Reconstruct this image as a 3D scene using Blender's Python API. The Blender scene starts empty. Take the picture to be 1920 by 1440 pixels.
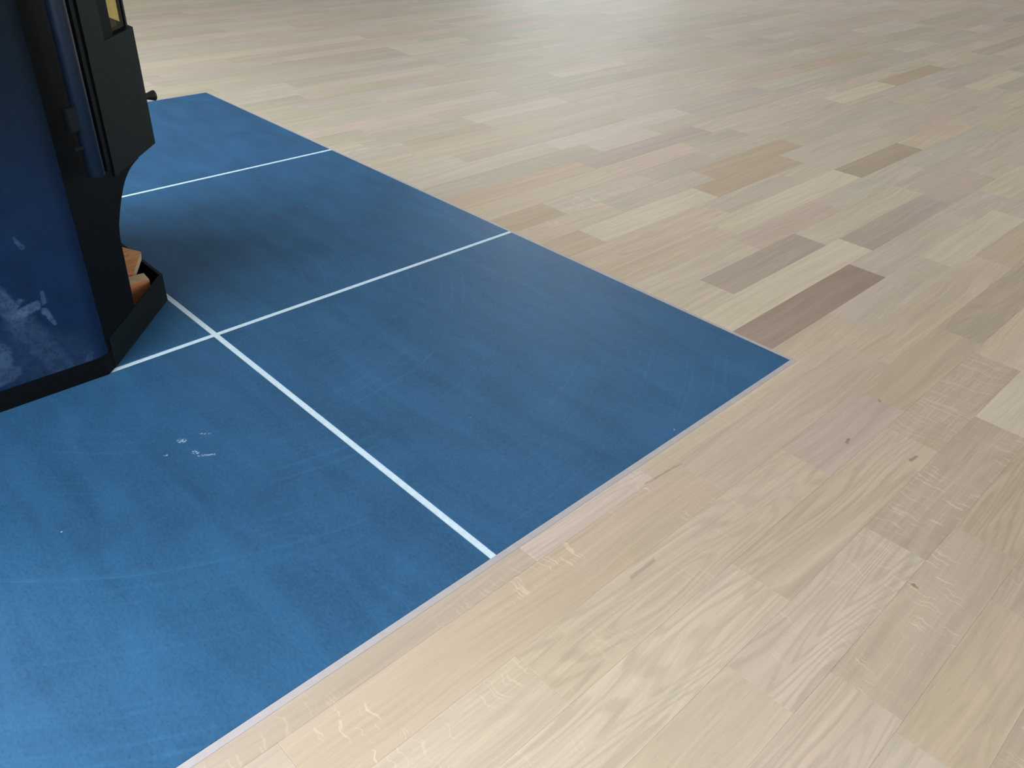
import bpy, bmesh, math, random
from mathutils import Vector, Matrix

S = 0.6                       # one hearth tile pitch, metres; plan coordinates below are in tiles
rnd = random.Random(11)
sc = bpy.context.scene
COL = sc.collection

# ------------------------------------------------------------------ camera, light, exposure
CAM_C = (-1.03935561, -0.43634552, 0.63115225)
CAM_R = ((0.7167934, -0.69584103, 0.04486075),
         (-0.3602668, -0.42466235, -0.83058396),
         (0.59700507, 0.57919526, -0.55508359))
cam_d = bpy.data.cameras.new('camera')
cam_d.sensor_width = 36.0
cam_d.lens = 29.1302
cam_d.clip_start = 0.02
cam = bpy.data.objects.new('camera', cam_d)
COL.objects.link(cam)
R = CAM_R
cam.matrix_world = Matrix(((R[0][0], -R[1][0], -R[2][0], CAM_C[0]),
                           (R[0][1], -R[1][1], -R[2][1], CAM_C[1]),
                           (R[0][2], -R[1][2], -R[2][2], CAM_C[2]),
                           (0, 0, 0, 1)))
sc.camera = cam

sc.view_settings.view_transform = 'Standard'
sc.view_settings.look = 'None'
sc.view_settings.gamma = 1.0
sc.view_settings.use_curve_mapping = False
sc.view_settings.exposure = 0.07

wd = bpy.data.worlds.new('daylight')
sc.world = wd
wd.use_nodes = True
wd.node_tree.nodes['Background'].inputs[0].default_value = (0.80, 0.90, 1.0, 1)
wd.node_tree.nodes['Background'].inputs[1].default_value = 1.2

def area(name, loc, aim, sx, sy, power, color):
    d = bpy.data.lights.new(name, 'AREA')
    d.shape = 'RECTANGLE'; d.size = sx; d.size_y = sy
    d.energy = power; d.color = color
    o = bpy.data.objects.new(name, d); COL.objects.link(o)
    o.location = loc
    o.rotation_euler = (Vector(aim) - Vector(loc)).to_track_quat('-Z', 'Y').to_euler()
    return o
# daylight entering through the two windows of the left wall, either side of the stove
area('window_and_fill_light', (-1.86, -0.05, 1.20), (0.0, -0.05, 1.20), 1.10, 1.9, 42, (0.88, 0.95, 1.0))
area('window_and_fill_light', (-1.86, 1.80, 1.20), (0.0, 1.80, 1.20), 1.10, 1.9, 84, (0.80, 0.93, 1.0))
# added fill for the far floor, at an unseen window in the back wall
area('window_and_fill_light', (4.30, 4.16, 1.20), (4.30, 0.0, 1.20), 1.9, 1.9, 60, (0.86, 0.95, 1.0))
# added fill for the middle of the floor, unseen behind the camera
area('window_and_fill_light', (1.60, -2.96, 1.20), (1.60, 0.0, 1.20), 1.9, 1.9, 46, (0.92, 0.96, 1.0))

# ------------------------------------------------------------------ helpers
def tag(o, label=None, cat=None, group=None, kind=None):
    if label: o['label'] = label
    if cat: o['category'] = cat
    if group: o['group'] = group
    if kind: o['kind'] = kind
    return o

def link(name, me, mat, parent=None):
    o = bpy.data.objects.new(name, me)
    COL.objects.link(o)
    if mat: me.materials.append(mat)
    if parent: o.parent = parent
    return o

def mesh(name, verts, faces, mat, parent=None, smooth=False):
    me = bpy.data.meshes.new(name)
    me.from_pydata([tuple(v) for v in verts], [], faces)
    bm = bmesh.new(); bm.from_mesh(me)
    bmesh.ops.recalc_face_normals(bm, faces=bm.faces)
    bm.to_mesh(me); bm.free()
    if smooth:
        for p in me.polygons: p.use_smooth = True
    return link(name, me, mat, parent)

def bm_obj(name, bm, mat, parent=None, bevel=0.0, seg=2, smooth_angle=None):
    if bevel > 0:
        es = [e for e in bm.edges if len(e.link_faces) == 2 and e.calc_face_angle(0) > 0.5]
        bmesh.ops.bevel(bm, geom=es, offset=bevel, segments=seg, affect='EDGES', profile=0.5, clamp_overlap=True)
    bmesh.ops.recalc_face_normals(bm, faces=bm.faces)
    me = bpy.data.meshes.new(name)
    bm.to_mesh(me); bm.free()
    return link(name, me, mat, parent)

def add_box(bm, a, b):
    x0, y0, z0 = a; x1, y1, z1 = b
    v = [bm.verts.new(p) for p in ((x0,y0,z0),(x1,y0,z0),(x1,y1,z0),(x0,y1,z0),(x0,y0,z1),(x1,y0,z1),(x1,y1,z1),(x0,y1,z1))]
    for f in ((0,3,2,1),(4,5,6,7),(0,1,5,4),(1,2,6,5),(2,3,7,6),(3,0,4,7)):
        bm.faces.new([v[i] for i in f])

def add_prism(bm, poly, z0, z1):
    """extrude a plan polygon (x, y) between two heights"""
    b = [bm.verts.new((x, y, z0)) for x, y in poly]
    t = [bm.verts.new((x, y, z1)) for x, y in poly]
    n = len(poly)
    bm.faces.new(list(reversed(b))); bm.faces.new(t)
    for i in range(n):
        bm.faces.new((b[i], b[(i+1) % n], t[(i+1) % n], t[i]))

def add_slab(bm, pts, off):
    """extrude a planar 3D polygon by a vector"""
    off = Vector(off)
    a = [bm.verts.new(Vector(p)) for p in pts]
    b = [bm.verts.new(Vector(p) + off) for p in pts]
    n = len(pts)
    bm.faces.new(a); bm.faces.new(list(reversed(b)))
    for i in range(n):
        bm.faces.new((a[i], b[i], b[(i+1) % n], a[(i+1) % n]))

def add_lathe(bm, base, axis, prof, n=20):
    """profile [(distance along axis, radius)] swept round an axis"""
    base = Vector(base); axis = Vector(axis).normalized()
    s = axis.orthogonal().normalized(); t = axis.cross(s)
    rings = []
    for d, r in prof:
        rings.append([bm.verts.new(base + axis*d + (s*math.cos(2*math.pi*i/n) + t*math.sin(2*math.pi*i/n))*r) for i in range(n)])
    for a, b in zip(rings, rings[1:]):
        for i in range(n):
            f = bm.faces.new((a[i], a[(i+1) % n], b[(i+1) % n], b[i])); f.smooth = True
    bm.faces.new(list(reversed(rings[0]))); bm.faces.new(rings[-1])

# ---- node helpers
class NT:
    def __init__(self, name):
        self.m = bpy.data.materials.new(name); self.m.use_nodes = True
        self.t = self.m.node_tree; self.t.nodes.clear()
        self.out = self.n('ShaderNodeOutputMaterial')
        self.b = self.n('ShaderNodeBsdfPrincipled')
        self.t.links.new(self.b.outputs[0], self.out.inputs[0])
    def n(self, typ, **kw):
        nd = self.t.nodes.new(typ)
        for k, v in kw.items(): setattr(nd, k, v)
        return nd
    def put(self, sock, v):
        if v is None: return
        if isinstance(v, bpy.types.NodeSocket): self.t.links.new(v, sock)
        else: sock.default_value = v
    def math(self, op, a, b=None, c=None, clamp=False):
        nd = self.n('ShaderNodeMath', operation=op, use_clamp=clamp)
        self.put(nd.inputs[0], a); self.put(nd.inputs[1], b); self.put(nd.inputs[2], c)
        return nd.outputs[0]
    def vmath(self, op, a, b=None, scale=None):
        nd = self.n('ShaderNodeVectorMath', operation=op)
        self.put(nd.inputs[0], a); self.put(nd.inputs[1], b)
        if scale is not None: self.put(nd.inputs['Scale'], scale)
        return nd.outputs['Value'] if op in ('LENGTH', 'DOT_PRODUCT', 'DISTANCE') else nd.outputs[0]
    def noise(self, vec, scale=1.0, detail=3.0, rough=0.5, dist=0.0):
        nd = self.n('ShaderNodeTexNoise')
        self.put(nd.inputs['Vector'], vec); self.put(nd.inputs['Scale'], scale)
        self.put(nd.inputs['Detail'], detail); self.put(nd.inputs['Roughness'], rough); self.put(nd.inputs['Distortion'], dist)
        return nd.outputs['Fac']
    def rng(self, v, a, b, c=0.0, d=1.0, smooth=True):
        nd = self.n('ShaderNodeMapRange', interpolation_type='SMOOTHSTEP' if smooth else 'LINEAR')
        self.put(nd.inputs[0], v); self.put(nd.inputs[1], a); self.put(nd.inputs[2], b); self.put(nd.inputs[3], c); self.put(nd.inputs[4], d)
        return nd.outputs[0]
    def mix(self, f, a, b, mode='MIX'):
        nd = self.n('ShaderNodeMix', data_type='RGBA', blend_type=mode)
        self.put(nd.inputs[0], f); self.put(nd.inputs[6], a); self.put(nd.inputs[7], b)
        return nd.outputs[2]
    def pos(self): return self.n('ShaderNodeNewGeometry').outputs['Position']
    def mul(self, v, k): return self.vmath('MULTIPLY', v, k)
    def bump(self, h, strength=0.2, dist=0.001):
        nd = self.n('ShaderNodeBump'); nd.inputs['Strength'].default_value = strength; nd.inputs['Distance'].default_value = dist
        self.put(nd.inputs['Height'], h); self.put(self.b.inputs['Normal'], nd.outputs[0])
    def segment(self, p, a, b, r, soft=0.5):
        """1 within r of the segment a-b, fading out: a stroke of chalk or plaster"""
        a = Vector(a); b = Vector(b); ba = b - a; L = max(ba.dot(ba), 1e-9)
        pa = self.vmath('SUBTRACT', p, tuple(a))
        h = self.math('DIVIDE', self.vmath('DOT_PRODUCT', pa, tuple(ba)), L, clamp=True)
        cl = self.vmath('SCALE', tuple(ba), scale=h)
        d = self.vmath('DISTANCE', pa, cl)
        return self.rng(d, r*soft, r*(1+soft), 1.0, 0.0)
    def set(self, **kw):
        for k, v in kw.items(): self.put(self.b.inputs[k.replace('_', ' ')], v)
        return self.m

def c4(r, g, b): return (r, g, b, 1.0)

def simple(name, col, rough=0.5, metal=0.0, spec=0.5, var=0.08, scale=40.0):
    t = NT(name)
    n = t.noise(t.pos(), scale, 4)
    k = t.rng(n, 0.25, 0.75, 1-var, 1+var)
    col_s = t.vmath('SCALE', col[:3], scale=k)
    t.set(Base_Color=col_s, Roughness=rough, Metallic=metal, Specular_IOR_Level=spec)
    return t.m

# ------------------------------------------------------------------ materials
def oak_material():
    t = NT('oiled_oak')
    tone = t.n('ShaderNodeAttribute', attribute_name='tone')
    fig = t.n('ShaderNodeAttribute', attribute_name='figure')
    sep = t.n('ShaderNodeSeparateColor'); t.put(sep.inputs[0], fig.outputs['Color'])
    ray_k, hatch_k, cath_k = sep.outputs[0], sep.outputs[1], sep.outputs[2]
    seed = fig.outputs['Alpha']
    P = t.pos()
    off = t.vmath('SCALE', (37.0, 19.0, 11.0), scale=seed)
    Q = t.vmath('ADD', P, off)
    # slow wander of the grain
    w = t.noise(t.mul(Q, (2.2, 7.0, 1)), 1.0, 2.0)
    wv = t.vmath('SCALE', (0.0, 0.075, 0.0), scale=t.math('SUBTRACT', w, 0.5))
    G = t.vmath('ADD', Q, wv)
    fine = t.noise(t.mul(G, (7.0, 260.0, 1)), 1.0, 4.0, 0.6)
    broad = t.noise(t.mul(G, (2.5, 75.0, 1)), 1.0, 4.0, 0.6)
    cloud = t.noise(t.mul(Q, (3.5, 9.0, 1)), 1.0, 3.0, 0.5)
    # cathedral figure: contour lines of a stretched noise field
    cf = t.noise(t.mul(Q, (2.0, 19.0, 1)), 1.0, 2.0, 0.35, 0.15)
    cl = t.math('SINE', t.math('MULTIPLY', t.math('ADD', cf, t.math('MULTIPLY', broad, 0.05)), 125.0))
    cl = t.rng(cl, -0.2, 1.0)
    cl = t.math('MULTIPLY', cl, t.rng(broad, 0.35, 0.65, 0.35, 1.0))
    # pores, short dark dashes
    por = t.rng(t.noise(t.mul(G, (55.0, 900.0, 1)), 1.0, 2.0, 0.5), 0.60, 0.72)
    # medullary ray flecks, pale wriggles across the grain
    wr = t.math('SUBTRACT', t.noise(t.mul(Q, (14.0, 75.0, 1)), 1.0, 2.0), 0.5)
    rq = t.vmath('ADD', Q, t.vmath('SCALE', (0.018, 0.0, 0.0), scale=wr))
    rn = t.noise(t.mul(rq, (300.0, 26.0, 1)), 1.0, 1.0, 0.4)
    rays = t.rng(rn, 0.605, 0.67)
    rays = t.math('MULTIPLY', rays, t.rng(t.noise(t.mul(Q, (8.0, 16.0, 1)), 1.0, 2.0), 0.45, 0.56))
    rays = t.math('MULTIPLY', rays, ray_k)
    # cross hatched ray figure
    h1 = t.rng(t.noise(t.mul(Q, (26.0, 520.0, 1)), 1.0, 2.0), 0.52, 0.66)
    hv = t.vmath('ADD', Q, t.vmath('SCALE', (0.12, 0.0, 0.0), scale=t.math('MULTIPLY', cloud, 0.6)))
    h2 = t.rng(t.noise(t.mul(hv, (230.0, 12.0, 1)), 1.0, 2.0), 0.52, 0.64)
    hatch = t.math('MULTIPLY', t.math('MAXIMUM', h1, h2), hatch_k)
    v = t.math('ADD', 1.0, t.math('MULTIPLY', t.math('SUBTRACT', fine, 0.5), 0.34))
    v = t.math('ADD', v, t.math('MULTIPLY', t.math('SUBTRACT', broad, 0.5), 0.42))
    v = t.math('ADD', v, t.math('MULTIPLY', t.math('SUBTRACT', cloud, 0.5), 0.20))
    v = t.math('SUBTRACT', v, t.math('MULTIPLY', t.math('MULTIPLY', cl, cath_k), 0.17))
    v = t.math('SUBTRACT', v, t.math('MULTIPLY', por, 0.07))
    v = t.math('ADD', v, t.math('MULTIPLY', hatch, 0.16))
    v = t.math('ADD', v, t.math('MULTIPLY', rays, 0.24))
    base = t.mix(t.rng(cloud, 0.3, 0.7), c4(0.600, 0.480, 0.350), c4(0.600, 0.472, 0.364))
    col = t.mix(1.0, base, tone.outputs['Color'], 'MULTIPLY')
    # knots, a dark streak and a fine crack in the boards near the hearth corner
    kn = None
    kp = t.vmath('ADD', P, t.vmath('SCALE', (0.010, 0.004, 0.0), scale=t.math('SUBTRACT', t.noise(t.mul(P, (60.0, 160.0, 1)), 1.0, 3.0), 0.5)))
    for a, b, rr, st in (((-.215, -.255), (-.196, -.251), .0022, .50), ((-.006, -.230), (.001, -.226), .0026, .40), ((-.166, -.373), (-.143, -.376), .0024, .45),
                         ((-.505, -.528), (-.508, -.534), .0030, .45), ((-.858, -.1892), (-.797, -.1902), .0024, .25), ((-.645, -.0515), (-.540, -.0610), .0015, .30)):
        q = t.math('MULTIPLY', t.segment(kp, (a[0]*S, a[1]*S, 0), (b[0]*S, b[1]*S, 0), rr*S, 0.9), st)
        kn = q if kn is None else t.math('MAXIMUM', kn, q)
    v = t.math('MULTIPLY', v, t.math('SUBTRACT', 1.0, t.math('MULTIPLY', kn, t.rng(fine, 0.3, 0.6, 0.5, 1.0))))
    col = t.vmath('SCALE', col, scale=v)
    ro = t.rng(fine, 0.3, 0.7, 0.60, 0.68)
    t.set(Base_Color=col, Roughness=ro, Specular_IOR_Level=0.5)
    t.bump(t.math('SUBTRACT', fine, t.math('MULTIPLY', por, 0.6)), 0.10, 0.0006)
    return t.m

def tile_material():
    t = NT('blue_black_porcelain')
    P = t.pos()
    s = t.noise(t.mul(P, (30.0, 5.0, 1)), 1.0, 4.0, 0.55, 0.6)       # brushed streaks
    m = t.noise(P, 9.0, 5.0, 0.6, 0.4)                               # clouding
    f = t.noise(t.mul(P, (1.0, 0.45, 1)), 330.0, 4.0, 0.7)
    g = t.rng(t.noise(t.mul(P, (1.0, 0.35, 1)), 520.0, 3.0, 0.6), 0.58, 0.70)     # tiny dark pits
    # curved wipe marks on the front tile
    d = t.vmath('DISTANCE', P, (-0.55, 0.75, 0.0))
    dn = t.math('ADD', d, t.math('MULTIPLY', m, 0.012))
    cx = t.n('ShaderNodeCombineXYZ'); t.put(cx.inputs[0], t.math('MULTIPLY', dn, 110.0))
    arc = t.rng(t.noise(cx.outputs[0], 1.0, 3.0), 0.5, 0.8)
    arc = t.math('MULTIPLY', arc, t.rng(t.noise(P, 5.0, 2.0), 0.42, 0.65))
    v = t.math('ADD', 1.0, t.math('MULTIPLY', t.math('SUBTRACT', s, 0.5), 0.55))
    v = t.math('ADD', v, t.math('MULTIPLY', t.math('SUBTRACT', m, 0.5), 0.6))
    v = t.math('ADD', v, t.math('MULTIPLY', t.math('SUBTRACT', f, 0.5), 0.75))
    v = t.math('SUBTRACT', v, t.math('MULTIPLY', g, 0.22))
    v = t.math('ADD', v, t.math('MULTIPLY', arc, 0.42))
    col = t.vmath('SCALE', TILE_COL, scale=v)
    # specks of dust and smears of plaster
    vo = t.n('ShaderNodeTexVoronoi', feature='F1'); t.put(vo.inputs['Vector'], P); vo.inputs['Scale'].default_value = 22.0
    sp = t.n('ShaderNodeSeparateColor'); t.put(sp.inputs[0], vo.outputs['Color'])
    speck = t.math('MULTIPLY', t.rng(vo.outputs['Distance'], 0.012, 0.03, 1.0, 0.0), t.math('GREATER_THAN', sp.outputs[0], 0.86))
    sm = None
    for a, b, r in (((-1.256, .657), (-1.251, .652), .006), ((-1.252, .605), (-1.249, .600), .0045),
                    ((-1.250, .588), (-1.226, .573), .0028), ((-1.214, .652), (-1.20, .640), .0022), ((-1.30, .632), (-1.296, .630), .002)):
        q = t.segment(P, (a[0]*S, a[1]*S, 0), (b[0]*S, b[1]*S, 0), r*S)
        sm = q if sm is None else t.math('MAXIMUM', sm, q)
    sm = t.math('MULTIPLY', sm, t.rng(t.noise(P, 420.0, 2.0), 0.42, 0.62))
    k = t.math('MAXIMUM', t.math('MULTIPLY', sm, 0.7), t.math('MULTIPLY', speck, 0.7), clamp=True)
    col = t.mix(k, col, c4(0.55, 0.72, 0.85))
    t.set(Base_Color=col, Roughness=t.rng(m, 0.3, 0.7, 0.50, 0.54), Specular_IOR_Level=0.28)
    t.bump(t.math('ADD', s, f), 0.06, 0.0006)
    return t.m

def side_panel_material():
    t = NT('black_steel_with_chalky_scuffs')
    P = t.pos()
    wob = t.n('ShaderNodeTexNoise'); t.put(wob.inputs['Vector'], P); wob.inputs['Scale'].default_value = 70.0; wob.inputs['Detail'].default_value = 4.0
    PP = t.mul(t.vmath('ADD', P, t.vmath('SCALE', t.vmath('SUBTRACT', wob.outputs['Color'], (0.5, 0.5, 0.5)), scale=0.012)), (1, 0, 1))
    n = t.noise(P, 30.0, 5.0, 0.6)
    g = t.noise(P, 700.0, 2.0, 0.6)
    v = t.math('ADD', 1.0, t.math('MULTIPLY', t.math('SUBTRACT', g, 0.5), 0.7))
    v = t.math('ADD', v, t.math('MULTIPLY', t.math('SUBTRACT', n, 0.5), 0.9))
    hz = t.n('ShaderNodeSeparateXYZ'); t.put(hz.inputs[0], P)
    shade_fade = t.rng(t.math('ADD', hz.outputs[2], t.math('MULTIPLY', n, 0.10)), 0.20, 0.50, 1.0, 0.0)   # shading put into the colour: bluish low, near black higher up
    col = t.vmath('SCALE', t.mix(shade_fade, c4(0.0030, 0.0085, 0.0140), c4(*STEEL_BLUE)), scale=v)
    k = None
    for (a, b, r, s) in (((-1.425, .252), (-1.400, .178), .012, .34), ((-1.400, .178), (-1.345, .040), .020, .20),
                         ((-1.400, .188), (-1.361, .200), .0075, .60), ((-1.342, .224), (-1.343, .203), .004, .30),
                         ((-1.348, .186), (-1.337, .151), .004, .45), ((-1.394, .213), (-1.386, .219), .005, .35),
                         ((-1.452, .131), (-1.447, .094), .012, .40), ((-1.363, .351), (-1.352, .326), .0025, .25),
                         ((-1.42, .10), (-1.34, .06), .045, .10), ((-1.47, .065), (-1.44, .070), .012, .30),
                         ((-1.30, .03), (-1.285, .055), .006, .20)):
        a, b = [(-1.732+(q_[0]+1.732)*.9907, 1.052+(q_[1]-1.052)*.9907) for q_ in (a, b)]
        q = t.math('MULTIPLY', t.segment(PP, (a[0]*S, 0, a[1]*S), (b[0]*S, 0, b[1]*S), r*S, 0.85), s*0.5)
        k = q if k is None else t.math('MAXIMUM', k, q)
    k = t.math('MULTIPLY', k, t.rng(t.noise(P, 160.0, 4.0, 0.7), 0.30, 0.65, 0.35, 1.0))
    col = t.mix(k, col, c4(0.22, 0.36, 0.58))
    t.set(Base_Color=col, Roughness=0.6, Specular_IOR_Level=0.12)
    t.bump(g, 0.08, 0.0005)
    return t.m

TILE_COL = (0.029, 0.110, 0.226)
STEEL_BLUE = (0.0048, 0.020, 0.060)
M = {}
M['oak'] = oak_material()
M['tile'] = tile_material()
M['grout'] = simple('pale_grout', (0.68, 0.82, 0.90), 0.85, var=0.06, scale=150)
M['seal'] = simple('grey_sealant', (0.50, 0.44, 0.43), 0.6, var=0.05, scale=60)
M['screed'] = simple('screed', (0.20, 0.16, 0.12), 0.9)
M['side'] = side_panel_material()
M['steel'] = simple('black_stove_steel', (0.0032, 0.0048, 0.0060), 0.6, spec=0.08, var=0.3, scale=300)
M['iron'] = simple('black_cast_door', (0.0085, 0.0130, 0.0145), 0.6, spec=0.12, var=0.2, scale=250)
M['rod'] = simple('worn_blue_black_rod', (0.007, 0.014, 0.030), 0.42, spec=0.35, var=0.25, scale=200)
M['soot'] = simple('soot', (0.004, 0.004, 0.004), 0.9, spec=0.1)
M['knob'] = simple('dull_brass_black_knob', (0.030, 0.027, 0.022), 0.4, metal=0.3)
M['wall'] = simple('grey_plaster', (0.34, 0.34, 0.34), 0.9, var=0.02, scale=12)
M['paint'] = simple('white_paint', (0.80, 0.80, 0.79), 0.4, var=0.02)
t = NT('window_glass')
t.set(Base_Color=c4(1, 1, 1), Roughness=0.0, Transmission_Weight=1.0, IOR=1.0); M['glass'] = t.m
t = NT('tinted_stove_glass')
tr = t.n('ShaderNodeBsdfTransparent'); tr.inputs[0].default_value = c4(0.98, 0.945, 0.74)
gl = t.n('ShaderNodeBsdfGlossy'); gl.inputs['Roughness'].default_value = 0.05
lw = t.n('ShaderNodeLayerWeight'); lw.inputs[0].default_value = 0.5
fr = t.math('ADD', t.math('MULTIPLY', t.math('POWER', lw.outputs['Facing'], 5.0), 0.5), 0.03)
mx = t.n('ShaderNodeMixShader')
t.t.links.new(fr, mx.inputs[0]); t.t.links.new(tr.outputs[0], mx.inputs[1]); t.t.links.new(gl.outputs[0], mx.inputs[2])
t.t.links.new(mx.outputs[0], t.out.inputs[0]); M['pane'] = t.m
def wood(name, a, b):
    t = NT(name)
    P = t.pos()
    r = t.noise(t.mul(P, (40, 40, 420)), 1.0, 3.0, 0.6, 0.4)
    t.set(Base_Color=t.mix(t.rng(r, 0.35, 0.65), c4(*a), c4(*b)), Roughness=0.75)
    return t.m
M['bark'] = wood('brown_sawn_face', (0.50, 0.21, 0.08), (0.72, 0.32, 0.13))
M['orange'] = wood('orange_sawn_face', (0.80, 0.30, 0.11), (0.95, 0.40, 0.16))
M['pale'] = wood('pale_split_wood', (0.66, 0.52, 0.30), (0.78, 0.64, 0.40))

# ------------------------------------------------------------------ room shell
X0, X1, Y0, Y1, H = -1.90, 5.40, -3.00, 4.20, 2.50
ZS = -0.012
floor = mesh('floor', [(X0, Y0, ZS), (X1, Y0, ZS), (X1, Y1, ZS), (X0, Y1, ZS), (X0, Y0, ZS-.1), (X1, Y0, ZS-.1), (X1, Y1, ZS-.1), (X0, Y1, ZS-.1)],
             [(0,1,2,3), (4,7,6,5), (0,4,5,1), (1,5,6,2), (2,6,7,3), (3,7,4,0)], M['screed'])
tag(floor, kind='structure')
bm = bmesh.new(); add_box(bm, (X0-.1, Y0-.1, H), (X1+.1, Y1+.1, H+.1)); tag(bm_obj('ceiling', bm, M['wall']), kind='structure')
bm = bmesh.new(); add_box(bm, (X1, Y0, ZS), (X1+.1, Y1, H)); tag(bm_obj('wall_right', bm, M['wall']), kind='structure')
WIN = ((-0.65, 0.55, 0.20, 2.20), (1.20, 2.40, 0.20, 2.20))
bm = bmesh.new()
ya = Y0
for (a, b, z0, z1) in WIN:
    add_box(bm, (X0-.1, ya, ZS), (X0, a, H)); ya = b
    add_box(bm, (X0-.1, a, ZS), (X0, b, z0)); add_box(bm, (X0-.1, a, z1), (X0, b, H))
add_box(bm, (X0-.1, ya, ZS), (X0, Y1, H))
tag(bm_obj('wall_left', bm, M['wall']), kind='structure')
def window(name, a, b, z0, z1):
    bm = bmesh.new(); w = .06; c = (a+b)/2; xa, xb = X0-.08, X0-.02
    add_box(bm, (xa, a, z0), (xb, a+w, z1)); add_box(bm, (xa, b-w, z0), (xb, b, z1))
    add_box(bm, (xa, a+w, z0), (xb, b-w, z0+w)); add_box(bm, (xa, a+w, z1-w), (xb, b-w, z1))
    add_box(bm, (xa, c-w/2, z0+w), (xb, c+w/2, z1-w))
    o = tag(bm_obj(name, bm, M['paint']), kind='structure')
    for p, q in ((a+w, c-w/2), (c+w/2, b-w)):
        bm = bmesh.new(); add_box(bm, (X0-.054, p, z0+w), (X0-.046, q, z1-w))
        bm_obj('pane', bm, M['glass'], o)
window('window_1', *WIN[0]); window('window_2', *WIN[1])
def cross_wall(wall, win, y0, y1, wa, wb):
    """a wall across the room with one added, unseen window in it"""
    bm = bmesh.new()
    add_box(bm, (X0-.1, y0, ZS), (wa, y1, H)); add_box(bm, (wb, y0, ZS), (X1+.1, y1, H))
    add_box(bm, (wa, y0, ZS), (wb, y1, 0.20)); add_box(bm, (wa, y0, 2.20), (wb, y1, H))
    tag(bm_obj(wall, bm, M['wall']), kind='structure')
    bm = bmesh.new(); w = .06; c = (wa+wb)/2; ya, yb = y0+.02, y0+.08
    add_box(bm, (wa, ya, .20), (wa+w, yb, 2.20)); add_box(bm, (wb-w, ya, .20), (wb, yb, 2.20))
    add_box(bm, (wa+w, ya, .20), (wb-w, yb, .26)); add_box(bm, (wa+w, ya, 2.14), (wb-w, yb, 2.20))
    add_box(bm, (c-w/2, ya, .26), (c+w/2, yb, 2.14))
    o = tag(bm_obj(win, bm, M['paint']), kind='structure')
    for p, q in ((wa+w, c-w/2), (c+w/2, wb-w)):
        bm = bmesh.new(); add_box(bm, (p, y0+.046, .26), (q, y0+.054, 2.14)); bm_obj('pane', bm, M['glass'], o)
cross_wall('wall_back', 'fill_window_far', Y1, Y1+.1, 3.30, 5.30)  # window added only to carry the fill light for the far floor
cross_wall('wall_front', 'fill_window_mid', Y0-.1, Y0, 0.60, 2.60)  # window added only to carry the fill light for the mid floor

# ------------------------------------------------------------------ parquet floor of three-strip oak boards
PITCH, V0 = 0.1155, 0.1755             # strip k runs from V0+(k-1)*PITCH to V0+k*PITCH
HU, HV0, HV1 = 0.0085, -0.0105, 2.996  # outer edge of the sealant round the hearth

def tone(b=1.0, r=1.0, y=1.0):
    """brightness, redness, yellowness"""
    return (b, b, b)
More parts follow.
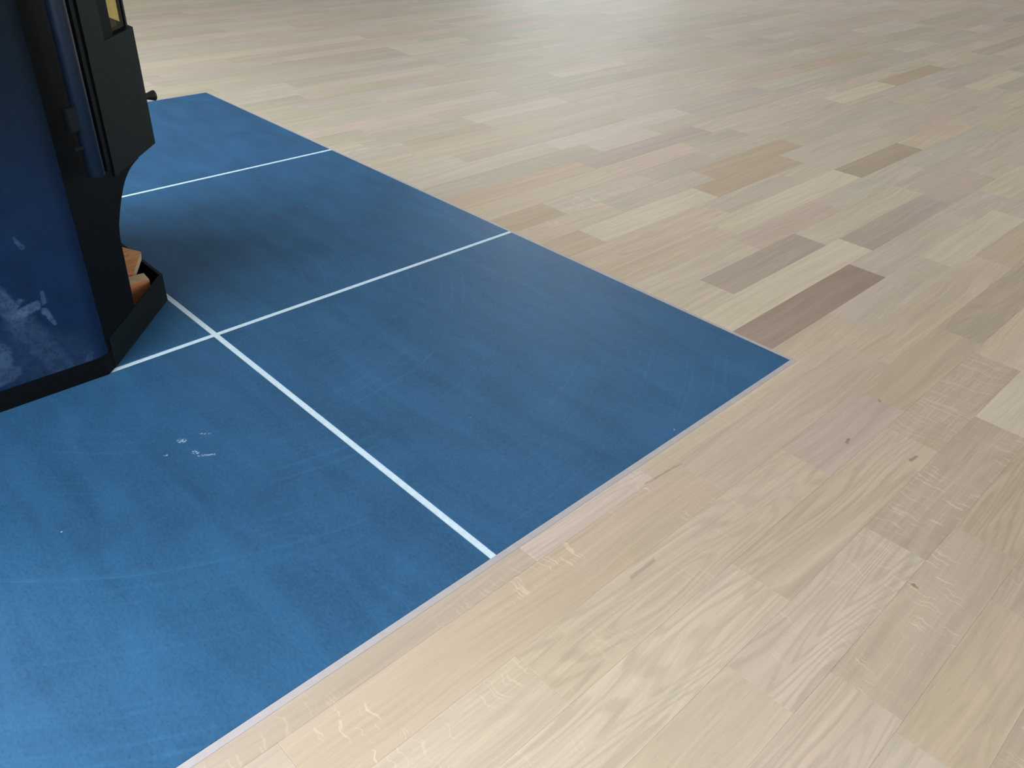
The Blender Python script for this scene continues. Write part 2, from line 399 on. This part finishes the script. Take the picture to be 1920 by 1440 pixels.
# joints and looks read off the photograph: strip -> [(start, end, tone, figure(ray, hatch, cathedral))]
DARKRED = (0.66, 0.58, 0.57); MAUVE = (0.84, 0.80, 0.83); GREYBR = (0.76, 0.71, 0.66); CREAM = (1.14, 1.16, 1.10)
LIGHT = (1.07, 1.06, 1.02); ORANGE = (0.97, 0.88, 0.80); PINK = (1.0, 0.94, 0.93); BROWN = (0.88, 0.80, 0.70); YEL = (1.04, 1.0, 0.93); MID = (1, 1, 1)
KNOWN = {
    0: [(0.0, 0.643, DARKRED, (0, 0, 0)), (0.643, 1.33, MID, (0, 0, .3))],
    1: [(0.0, 0.80, CREAM, (0, 0, 0)), (0.80, 1.43, MAUVE, (0, 0, .2))],
    2: [(-0.1, 0.19, LIGHT, (0, 0, 0)), (0.19, 0.72, MAUVE, (0, 0, .3)), (0.72, 1.45, LIGHT, (0, 0, .2))],
    3: [(-0.1, 0.52, LIGHT, (0, 0, .1)), (0.52, 1.05, PINK, (0, 0, 0))],
    4: [(-0.1, 0.56, YEL, (0, 0, .4)), (0.56, 1.425, CREAM, (0, 0, 0)), (1.425, 1.99, GREYBR, (0, 0, 0)), (1.99, 2.55, YEL, (0, 0, 0)), (2.55, 3.12, MID, (0, 0, 0)), (3.12, 3.9, LIGHT, (0, 0, 0))],
    5: [(-0.1, 0.70, YEL, (.2, 0, .5)), (0.70, 1.2, MID, (0, 0, 0))],
    6: [(-0.1, 0.178, ORANGE, (0, 0, 0)), (0.178, 0.797, CREAM, (.3, 0, .3)), (0.797, 1.40, BROWN, (0, 0, 0)), (2.75, 3.33, MID, (0, 0, 0)), (3.33, 4.0, CREAM, (0, 0, 0))],
    7: [(-0.1, 0.42, YEL, (.6, 0, .2)), (0.42, 0.95, MID, (0, 0, .4)), (0.95, 1.6, BROWN, (0, 0, 0))],
    8: [(-0.1, 0.25, BROWN, (0, 0, 0)), (0.25, 0.75, MID, (.6, 0, .2))],
    9: [(-0.1, 0.67, YEL, (.2, 0, 0)), (0.67, 1.2, PINK, (0, 0, 0)), (2.4, 3.0, CREAM, (0, 0, 0)), (3.0, 3.7, BROWN, (0, 0, 0))],
    10: [(-0.1, 0.668, ORANGE, (0, 0, 0)), (0.668, 1.435, MAUVE, (0, 0, 0)), (1.435, 2.1, MID, (0, 0, 0))],
    13: [(2.2, 2.88, PINK, (0, 0, 0)), (2.88, 3.7, ORANGE, (0, 0, 0))],
    -1: [(-0.62, 0.30, YEL, (.2, 0, .2)), (0.30, 0.88, MID, (.2, 0, .2)), (0.88, 1.5, CREAM, (0, 0, 0))],
    -2: [(-1.462, -0.547, ORANGE, (1, 0, .1)), (-0.547, 0.17, PINK, (0, 0, .25)), (0.17, 1.03, YEL, (0, 0, .3)), (1.03, 1.6, ORANGE, (0, 0, 0))],
    -3: [(-1.66, -1.12, LIGHT, (.5, 0, .3)), (-1.12, -0.34, YEL, (.25, 0, .8)), (-0.34, 0.0, MAUVE, (0, 0, .2)), (0.0, 0.46, BROWN, (0, 0, .2)), (0.46, 1.1, GREYBR, (0, 0, .5))],
    -4: [(-1.5, -0.70, CREAM, (.2, 0, 1.0)), (-0.70, -0.09, YEL, (0, 0, 1.0)), (-0.09, 0.40, GREYBR, (0, 1, 0)), (0.40, 0.9, YEL, (0, .3, 0))],
    -5: [(-1.45, -0.89, LIGHT, (0, 0, .3)), (-0.89, -0.43, MID, (.4, 0, 1.0)), (-0.43, 0.107, GREYBR, (1, .35, .4)), (0.107, 0.7, CREAM, (0, 0, .3))],
    -6: [(-1.4, -0.78, PINK, (0, 0, .9)), (-0.78, -0.30, GREYBR, (1, .3, 0)), (-0.30, 0.35, BROWN, (.2, 0, 1.0))],
    -7: [(-1.3, -0.805, MID, (0, 0, .6)), (-0.805, -0.437, BROWN, (0, 0, .4)), (-0.437, 0.2, GREYBR, (.4, 0, .7))],
    -8: [(-1.2, -0.803, PINK, (0, 0, .4)), (-0.803, -0.3, GREYBR, (1, .2, 0))],
}
U0, U1 = X0/S, X1/S
vmin, vmax = Y0/S, Y1/S
k_lo = math.floor((vmin - V0)/PITCH) + 1
k_hi = math.ceil((vmax - V0)/PITCH)
strips = []
CONTRAST = 1.0
def random_tone():
    b = min(1.10, max(0.84, rnd.gauss(0.99, 0.042)))
    r = rnd.gauss(0, 0.013); y = rnd.gauss(0, 0.026)
    return (b*(1+r), b*(1-r*0.6), b*(1-y))
for k in range(k_lo, k_hi+1):
    known = sorted(KNOWN.get(k, []))
    segs = []
    def fill(a, b):
        while b - a > 1e-4:
            L = rnd.uniform(0.34, 1.0)
            e = a + L
            if b - e < 0.22: e = b
            segs.append((a, e, random_tone(), (0.6*rnd.random()**4 if rnd.random() < .4 else 0, 0, rnd.random()**2*0.6)))
            a = e
    u = U0
    if known:
        for (a, b, tn, fg) in known:
            if a > u + 1e-4: fill(u, a)
            a = max(a, u)
            j = rnd.uniform(.985, 1.015)
            segs.append((a, b, tuple(((c-1)*(CONTRAST if k >= 0 else 0.62)+1)*j for c in tn), fg)); u = b
        fill(u, U1)
    else:
        a0 = U0 - rnd.uniform(0, 0.3)
        fill(a0, U1)
    for s_ in segs: strips.append((k, max(s_[0], U0), min(s_[1], U1), s_[2], s_[3]))

def stave_polys(k, a, b):
    """plan polygon of a stave with the hearth cut out, in tile units"""
    v0, v1 = max(V0+(k-1)*PITCH, vmin), min(V0+k*PITCH, vmax)
    if v1 - v0 < 0.004: return []
    def rect(x0, x1, y0, y1): return [(x0, y0), (x1, y0), (x1, y1), (x0, y1)]
    if a >= HU or v0 >= HV1 or v1 <= HV0: return [rect(a, b, v0, v1)]
    inside_lo, inside_hi = v0 < HV0, v1 > HV1
    if not inside_lo and not inside_hi:
        if b > HU + 0.004: return [rect(HU, b, v0, v1)]
        return []
    if inside_lo:
        if b <= HU: return [rect(a, b, v0, HV0)]
        return [[(a, v0), (b, v0), (b, v1), (HU, v1), (HU, HV0), (a, HV0)]]
    if b <= HU: return [rect(a, b, HV1, v1)]
    return [[(a, HV1), (HU, HV1), (HU, v0), (b, v0), (b, v1), (a, v1)]]

TH, GAP, BEV = 0.0105, 0.00005, 0.00025
def inset(poly, d):
    n = len(poly); out = []
    for i in range(n):
        p0, p1, p2 = Vector(poly[i-1]), Vector(poly[i]), Vector(poly[(i+1) % n])
        e1 = (p1-p0).normalized(); e2 = (p2-p1).normalized()
        n1 = Vector((-e1.y, e1.x)); n2 = Vector((-e2.y, e2.x))
        out.append(tuple(p1 + (n1+n2)*d))
    return out
def stave_geo(poly, dz):
    p = inset([(x*S, y*S) for x, y in poly], GAP)
    q = inset(p, BEV)
    n = len(p)
    vs = [(x, y, -TH) for x, y in p] + [(x, y, -BEV*0.6+dz) for x, y in p] + [(x, y, dz) for x, y in q]
    fs = [tuple(range(2*n, 3*n))]
    for i in range(n):
        j = (i+1) % n
        fs += [(i, j, n+j, n+i), (n+i, n+j, 2*n+j, 2*n+i)]
    return vs, fs
def to_image(x, y):
    d = (x-CAM_C[0], y-CAM_C[1], -CAM_C[2])
    q = [sum(R[i][j]*d[j] for j in range(3)) for i in range(3)]
    if q[2] < 0.05: return None
    return (960+1553.6*q[0]/q[2], 720+1553.6*q[1]/q[2])
def clip_area(poly):
    pts = [to_image(x*S, y*S) for x, y in poly]
    if any(p is None for p in pts): return 0.0
    for ax, lim, sg in ((0, 0, 1), (0, 1920, -1), (1, 0, 1), (1, 1440, -1)):
        o = []
        for i in range(len(pts)):
            a, b = pts[i-1], pts[i]
            da, db = (a[ax]-lim)*sg, (b[ax]-lim)*sg
            if (da >= 0) != (db >= 0):
                t_ = da/(da-db); o.append((a[0]+(b[0]-a[0])*t_, a[1]+(b[1]-a[1])*t_))
            if db >= 0: o.append(b)
        pts = o
        if len(pts) < 3: return 0.0
    return abs(sum(pts[i-1][0]*pts[i][1]-pts[i][0]*pts[i-1][1] for i in range(len(pts))))/2
staves = []
for (k, a, b, tn, fg) in strips:
    for poly in stave_polys(k, a, b):
        staves.append((clip_area(poly), poly, tn, fg, rnd.random(), rnd.uniform(-0.00012, 0.00012)))
staves.sort(key=lambda s_: -s_[0])
def colour(me, cols, figs):
    ca = me.color_attributes.new('tone', 'FLOAT_COLOR', 'POINT')
    fa = me.color_attributes.new('figure', 'FLOAT_COLOR', 'POINT')
    ca.data.foreach_set('color', [c for v in cols for c in v])
    fa.data.foreach_set('color', [c for v in figs for c in v])
AV, AF, AC, AG = [], [], [], []
for i, (ar, poly, tn, fg, sd, dz) in enumerate(staves):
    vs, fs = stave_geo(poly, dz)
    if i < 300 and ar > 0:
        me = bpy.data.meshes.new('plank')
        me.from_pydata(vs, [], fs)
        colour(me, [(*tn, 1.0)]*len(vs), [(*fg, sd)]*len(vs))
        link('plank', me, M['oak'], floor)
    else:
        o = len(AV)
        AV += vs; AF += [tuple(j+o for j in f) for f in fs]
        AC += [(*tn, 1.0)]*len(vs); AG += [(*fg, sd)]*len(vs)
me = bpy.data.meshes.new('small_planks')
me.from_pydata(AV, [], AF); colour(me, AC, AG)
tag(link('small_planks', me, M['oak'], floor), kind='stuff')
print('staves in view', sum(1 for s_ in staves if s_[0] > 0), 'smallest single', staves[299][0])

# ------------------------------------------------------------------ tiled hearth
hearth = bpy.data.objects.new('tiled_hearth', None); COL.objects.link(hearth)
tag(hearth, 'dark blue tiled stove hearth with white grout lines, set flush in the oak floor', 'hearth')
GU = [-1.0023, -2.0005, -2.9985]; GV = [0.995, 1.9897]; GW = 0.0070
us = [(-0.003, GU[0]+GW), (GU[0]-GW, GU[1]+GW), (GU[1]-GW, GU[2]+GW), (GU[2]-GW, U0+0.002)]
vs_ = [(0.003, GV[0]-GW), (GV[0]+GW, GV[1]-GW), (GV[1]+GW, 2.984)]
for (ua, ub) in us:
    for (va, vb) in vs_:
        bm = bmesh.new()
        add_box(bm, (ub*S, va*S, -0.0112), (ua*S, vb*S, rnd.uniform(-0.0001, 0.0001)))
        top = [e for e in bm.edges if all(v.co.z > -0.005 for v in e.verts)]
        bmesh.ops.bevel(bm, geom=top, offset=0.0008, segments=2, affect='EDGES', profile=0.5)
        bm_obj('tile', bm, M['tile'], hearth)
ZG = -0.0007
bm = bmesh.new()
for g in GU: add_box(bm, ((g-GW)*S, .003*S, -0.0114), ((g+GW)*S, 2.984*S, ZG))
gl = bm_obj('grout_joint', bm, M['grout'], hearth)
for g in GV:
    bm = bmesh.new()
    for (ua, ub) in us: add_box(bm, (ub*S, (g-GW)*S, -0.0114), (ua*S, (g+GW)*S, ZG))
    bm_obj('grout_joint', bm, M['grout'], hearth)
bm = bmesh.new()
ZL = -0.0003
e = 0.0003
add_box(bm, (U0*S+.001, (HV0)*S+e, -0.0114), (HU*S-e, .003*S, ZL))
add_box(bm, (-.003*S, .003*S, -0.0114), (HU*S-e, 2.984*S, ZL))
add_box(bm, (U0*S+.001, 2.984*S, -0.0114), (HU*S-e, HV1*S-e, ZL))
o = bm_obj('edge_sealant', bm, M['seal'], hearth)
o['label'] = 'thin pinkish grey sealant line between tile and oak'

# ------------------------------------------------------------------ wood stove
A0, B0, VC = -1.245, 1.0, 1.49
AS, BS = -1.261, 0.984          # front corner of the near side, and the middle of the stove
CH = 0.235                              # chamfer run
UB, ZT = -1.95, 1.62                    # back, top
DN = Vector((1, -1, 0)).normalized()    # outward normal of the near angled face
def ch(t_, o=0.0, z=0.0, mir=False):
    """point on the angled face: t along it, o outward of it, z up (metres)"""
    u_, v_ = A0 + CH*t_ + DN.x*o, B0 + CH*t_ + DN.y*o
    if mir: v_ = 2*VC - v_
    return Vector((u_*S, v_*S, z*S))
stove = bpy.data.objects.new('wood_stove', None); COL.objects.link(stove)
stove.location = (0, 0, 0)
tag(stove, 'tall black steel wood stove with angled glass door, standing on the blue tiles', 'stove')

for mir in (False, True):
    sg = (lambda v_: 2*VC - v_) if mir else (lambda v_: v_)
    # side panel with a rounded front corner that turns into the angled face
    Rr = 0.030; pl = []
    inner = 0.012
    pts = [(UB, BS), (AS-0.022, BS)]
    for i in range(1, 7):
        a = math.radians(-90 + 45*i/6)
        pts.append((AS-0.022+0.053*math.cos(a), BS+0.053+0.053*math.sin(a)))
    back = [(x - 0.012*(0 if i == 0 else min(1, i/3)*0.7), y + 0.012) for i, (x, y) in enumerate(pts)]
    poly = pts + back[::-1]
    poly = [(x*S, sg(y)*S) for x, y in poly]
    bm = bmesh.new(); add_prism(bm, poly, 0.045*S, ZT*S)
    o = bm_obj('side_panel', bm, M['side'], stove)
    for p in o.data.polygons: p.use_smooth = False
    if not mir: o['label'] = 'side panel with pale chalky scuffs near the floor'
    # plinth under the side panel
    bm = bmesh.new()
    poly = [(UB, BS-.0006), (AS-.003, BS-.0006), (A0+.008, B0+.006), (A0+.002, B0+.014), (UB, BS+.02)]
    add_prism(bm, [(x*S, sg(y)*S) for x, y in poly], 0.0, 0.047*S)
    bm_obj('plinth', bm, M['steel'], stove)
    # angled leg panel with the curved cut under the door
    prof = [(-0.02, 0.0), (0.467, 0.0), (0.470, 0.089), (0.486, 0.205), (0.489, 0.232), (0.497, 0.253), (0.520, 0.274), (0.560, 0.293), (0.605, 0.311),
            (0.653, 0.327), (0.705, 0.342), (0.758, 0.353), (0.820, 0.362), (0.874, 0.367), (0.95, 0.371), (1.012, 0.372), (1.012, ZT), (-0.02, ZT)]
    bm = bmesh.new()
    add_slab(bm, [ch(a, 0, z, mir) for a, z in prof], (ch(0, -0.012, 0, mir) - ch(0, 0, 0, mir)))
    bm_obj('leg_panel', bm, M['steel'], stove, bevel=0.0012, seg=1)

# inside: back, firebox floor, base plate, body core
bm = bmesh.new(); add_box(bm, (UB*S, (BS+.012)*S, 0), ((UB+.012)*S, (2*VC-BS-.012)*S, ZT*S)); bm_obj('back_panel', bm, M['steel'], stove)
def plan(t_, o=-0.014, ub=UB+.012):
    near = [(ub, B0+.014), (A0-.012, B0+.014)] + [tuple((ch(t_, o)/S)[:2])]
    far = [(x, 2*VC-y) for x, y in reversed(near)]
    return [(x*S, y*S) for x, y in near+far]
bm = bmesh.new(); add_prism(bm, plan(1.0), 0.39*S, 0.42*S); bm_obj('firebox_floor', bm, M['soot'], stove)
bm = bmesh.new(); add_prism(bm, plan(0.97), 0.001, 0.011*S); bm_obj('base_plate', bm, M['soot'], stove)
bm = bmesh.new(); add_box(bm, ((-1.42)*S, (B0+.014)*S, .011*S), ((-1.41)*S, (2*VC-B0-.014)*S, .39*S)); bm_obj('inner_back', bm, M['soot'], stove)
tp = [(UB-.01, BS-.012), (AS, BS-.012)] + [tuple((ch(1.33, 0.012)/S)[:2])]
tp = tp + [(x, 2*VC-y) for x, y in reversed(tp)]
bm = bmesh.new(); add_prism(bm, [(x*S, y*S) for x, y in tp], ZT*S, (ZT+.035)*S); bm_obj('top_plate', bm, M['iron'], stove, bevel=0.004)

# log guard: low plate round the front of the log store
g = [ch(0.02, 0.002), ch(0.99, 0.002), ch(0.99, 0.002, 0, True), ch(0.02, 0.002, 0, True)]
gi = [ch(0.02, -0.004), ch(0.975, -0.004), ch(0.975, -0.004, 0, True), ch(0.02, -0.004, 0, True)]
bm = bmesh.new(); add_prism(bm, [tuple(p[:2]) for p in g] + [tuple(p[:2]) for p in reversed(gi)], 0.0, 0.074*S)
o = bm_obj('log_guard', bm, M['iron'], stove, bevel=0.0008, seg=1)

# door: solid lower casting, glazed upper half
def ring(t0, t1, o, inn):
    a = [ch(t0, o), ch(t1, o), ch(t1, o, 0, True), ch(t0, o, 0, True)]
    b = [ch(t0, o-inn), ch(t1-0.03, o-inn), ch(t1-0.03, o-inn, 0, True), ch(t0, o-inn, 0, True)]
    return [tuple(p[:2]) for p in a] + [tuple(p[:2]) for p in reversed(b)]
door = None
bm = bmesh.new(); add_prism(bm, ring(0.60, 1.307, 0.004, 0.045), 0.377*S, 0.643*S)
door = bm_obj('door', bm, M['iron'], stove, bevel=0.006, seg=2)
bm = bmesh.new(); add_prism(bm, ring(0.84, 1.255, -0.008, 0.03), 0.640*S, 0.653*S); bm_obj('door_groove', bm, M['soot'], door)
# frame stiles and head
bm = bmesh.new()
for mir in (False, True):
    for (ta, tb) in ((0.60, 0.85), (1.232, 1.258)):
        zo = 0.630 if ta < 1 else 0.645
        oo = 0.0045 if ta < 1 else 0.0
        pts = [ch(ta, oo, zo, mir), ch(tb, oo, zo, mir), ch(tb, oo, 1.38, mir), ch(ta, oo, 1.38, mir)]
        add_slab(bm, pts, ch(0, -0.012, 0, mir) - ch(0, 0, 0, mir))
add_prism(bm, ring(0.60, 1.258, 0.0, 0.04), 1.38*S, 1.46*S)
bm_obj('door_frame', bm, M['iron'], door)
for mir in (False, True):
    bm = bmesh.new()
    pts = [ch(0.85, -0.002, 0.650, mir), ch(1.232, -0.002, 0.650, mir), ch(1.232, -0.002, 1.38, mir), ch(0.85, -0.002, 1.38, mir)]
    add_slab(bm, pts, ch(0, -0.008, 0, mir) - ch(0, 0, 0, mir))
    bm_obj('pane', bm, M['pane'], door)
pf = ch(1.258, -0.004); pm = ch(1.258, -0.004, 0, True)
bm = bmesh.new(); add_box(bm, (pf.x-.012, pf.y+.004, .652*S), (pf.x-.004, pm.y-.004, 1.38*S)); bm_obj('pane', bm, M['pane'], door)

# raised door stop strip between the rod and the door
bm = bmesh.new()
add_slab(bm, [ch(0.50, 0.006, 0.40), ch(0.545, 0.006, 0.40), ch(0.545, 0.006, 1.45), ch(0.50, 0.006, 1.45)], ch(0, -0.006) - ch(0, 0))
bm_obj('door_stop', bm, M['steel'], stove)

# hinge rod with knuckles
rb = Vector((-1.174, 1.034, 0)) * S
bm = bmesh.new()
add_lathe(bm, (rb.x, rb.y, .424*S), (0, 0, 1), [(0, .0090), (.0012, .0102), (.55, .0102), (.5515, .0090)], 28)
rod = bm_obj('hinge_rod', bm, M['rod'], stove)
for z0, z1, w in ((0.522, 0.568, .012), (0.484, 0.491, .008), (1.20, 1.245, .012)):
    bm = bmesh.new()
    p = rb + Vector((-.012, -.003, 0))
    q = ch(0.13, 0.010)
    d = (rb - q); d.z = 0; d.normalize(); s_ = Vector((-d.y, d.x, 0))*w*0.35
    pts = [q - s_, rb - s_ , rb + s_, q + s_]
    add_prism(bm, [tuple(x[:2]) for x in pts], z0*S, z1*S)
    bm_obj('hinge_knuckle', bm, M['iron'], rod, bevel=0.001)
# air control knob on the front
bm = bmesh.new()
x0 = (A0 + CH*1.307)*S
add_lathe(bm, (x0, VC*S, .437*S), (1, 0, 0), [(0, .0048), (.045, .0048), (.049, .0056), (.056, .0078), (.058, .0080), (.0595, .0070)], 20)
bm_obj('air_knob', bm, M['knob'], stove)

# ------------------------------------------------------------------ kindling in the log store
def kindling(name, label, verts, mats, face_mats):
    me = bpy.data.meshes.new(name)
    me.from_pydata([tuple(Vector(v)*S) for v in verts], [], [(0,1,2,3), (7,6,5,4), (0,4,5,1), (1,5,6,2), (2,6,7,3), (3,7,4,0)])
    for m_ in mats: me.materials.append(m_)
    for p, i in zip(me.polygons, face_mats): p.material_index = i
    bm = bmesh.new(); bm.from_mesh(me); bmesh.ops.recalc_face_normals(bm, faces=bm.faces)
    bmesh.ops.bevel(bm, geom=bm.edges[:], offset=0.0008, segments=1, affect='EDGES'); bm.to_mesh(me); bm.free()
    o = bpy.data.objects.new(name, me); COL.objects.link(o)
    tag(o, label, 'firewood', 'kindling in the log store')
    return o
zf = 0.0112
kindling('kindling_block', 'short sawn kindling block with orange face, lower of the two, behind the log guard',
         [(-1.15, 1.22, zf), (-1.0495, 1.22, zf), (-1.0495, 1.22, .0770), (-1.15, 1.22, .0790),
          (-1.15, 1.262, zf), (-1.045, 1.262, zf), (-1.045, 1.262, .0770), (-1.15, 1.262, .0790)],
         [M['orange'], M['pale']], [0, 1, 1, 1, 1, 1])
kindling('kindling_block', 'leaning brown kindling block with pale edge, upper of the two, beside the leg panel',
         [(-1.105, 1.275, zf), (-1.035, 1.275, .128), (-1.10, 1.275, .166), (-1.17, 1.275, .050),
          (-1.077, 1.30, zf), (-1.029, 1.30, .095), (-1.094, 1.30, .135), (-1.164, 1.30, .022)],
         [M['bark'], M['pale']], [0, 1, 1, 1, 0, 1])
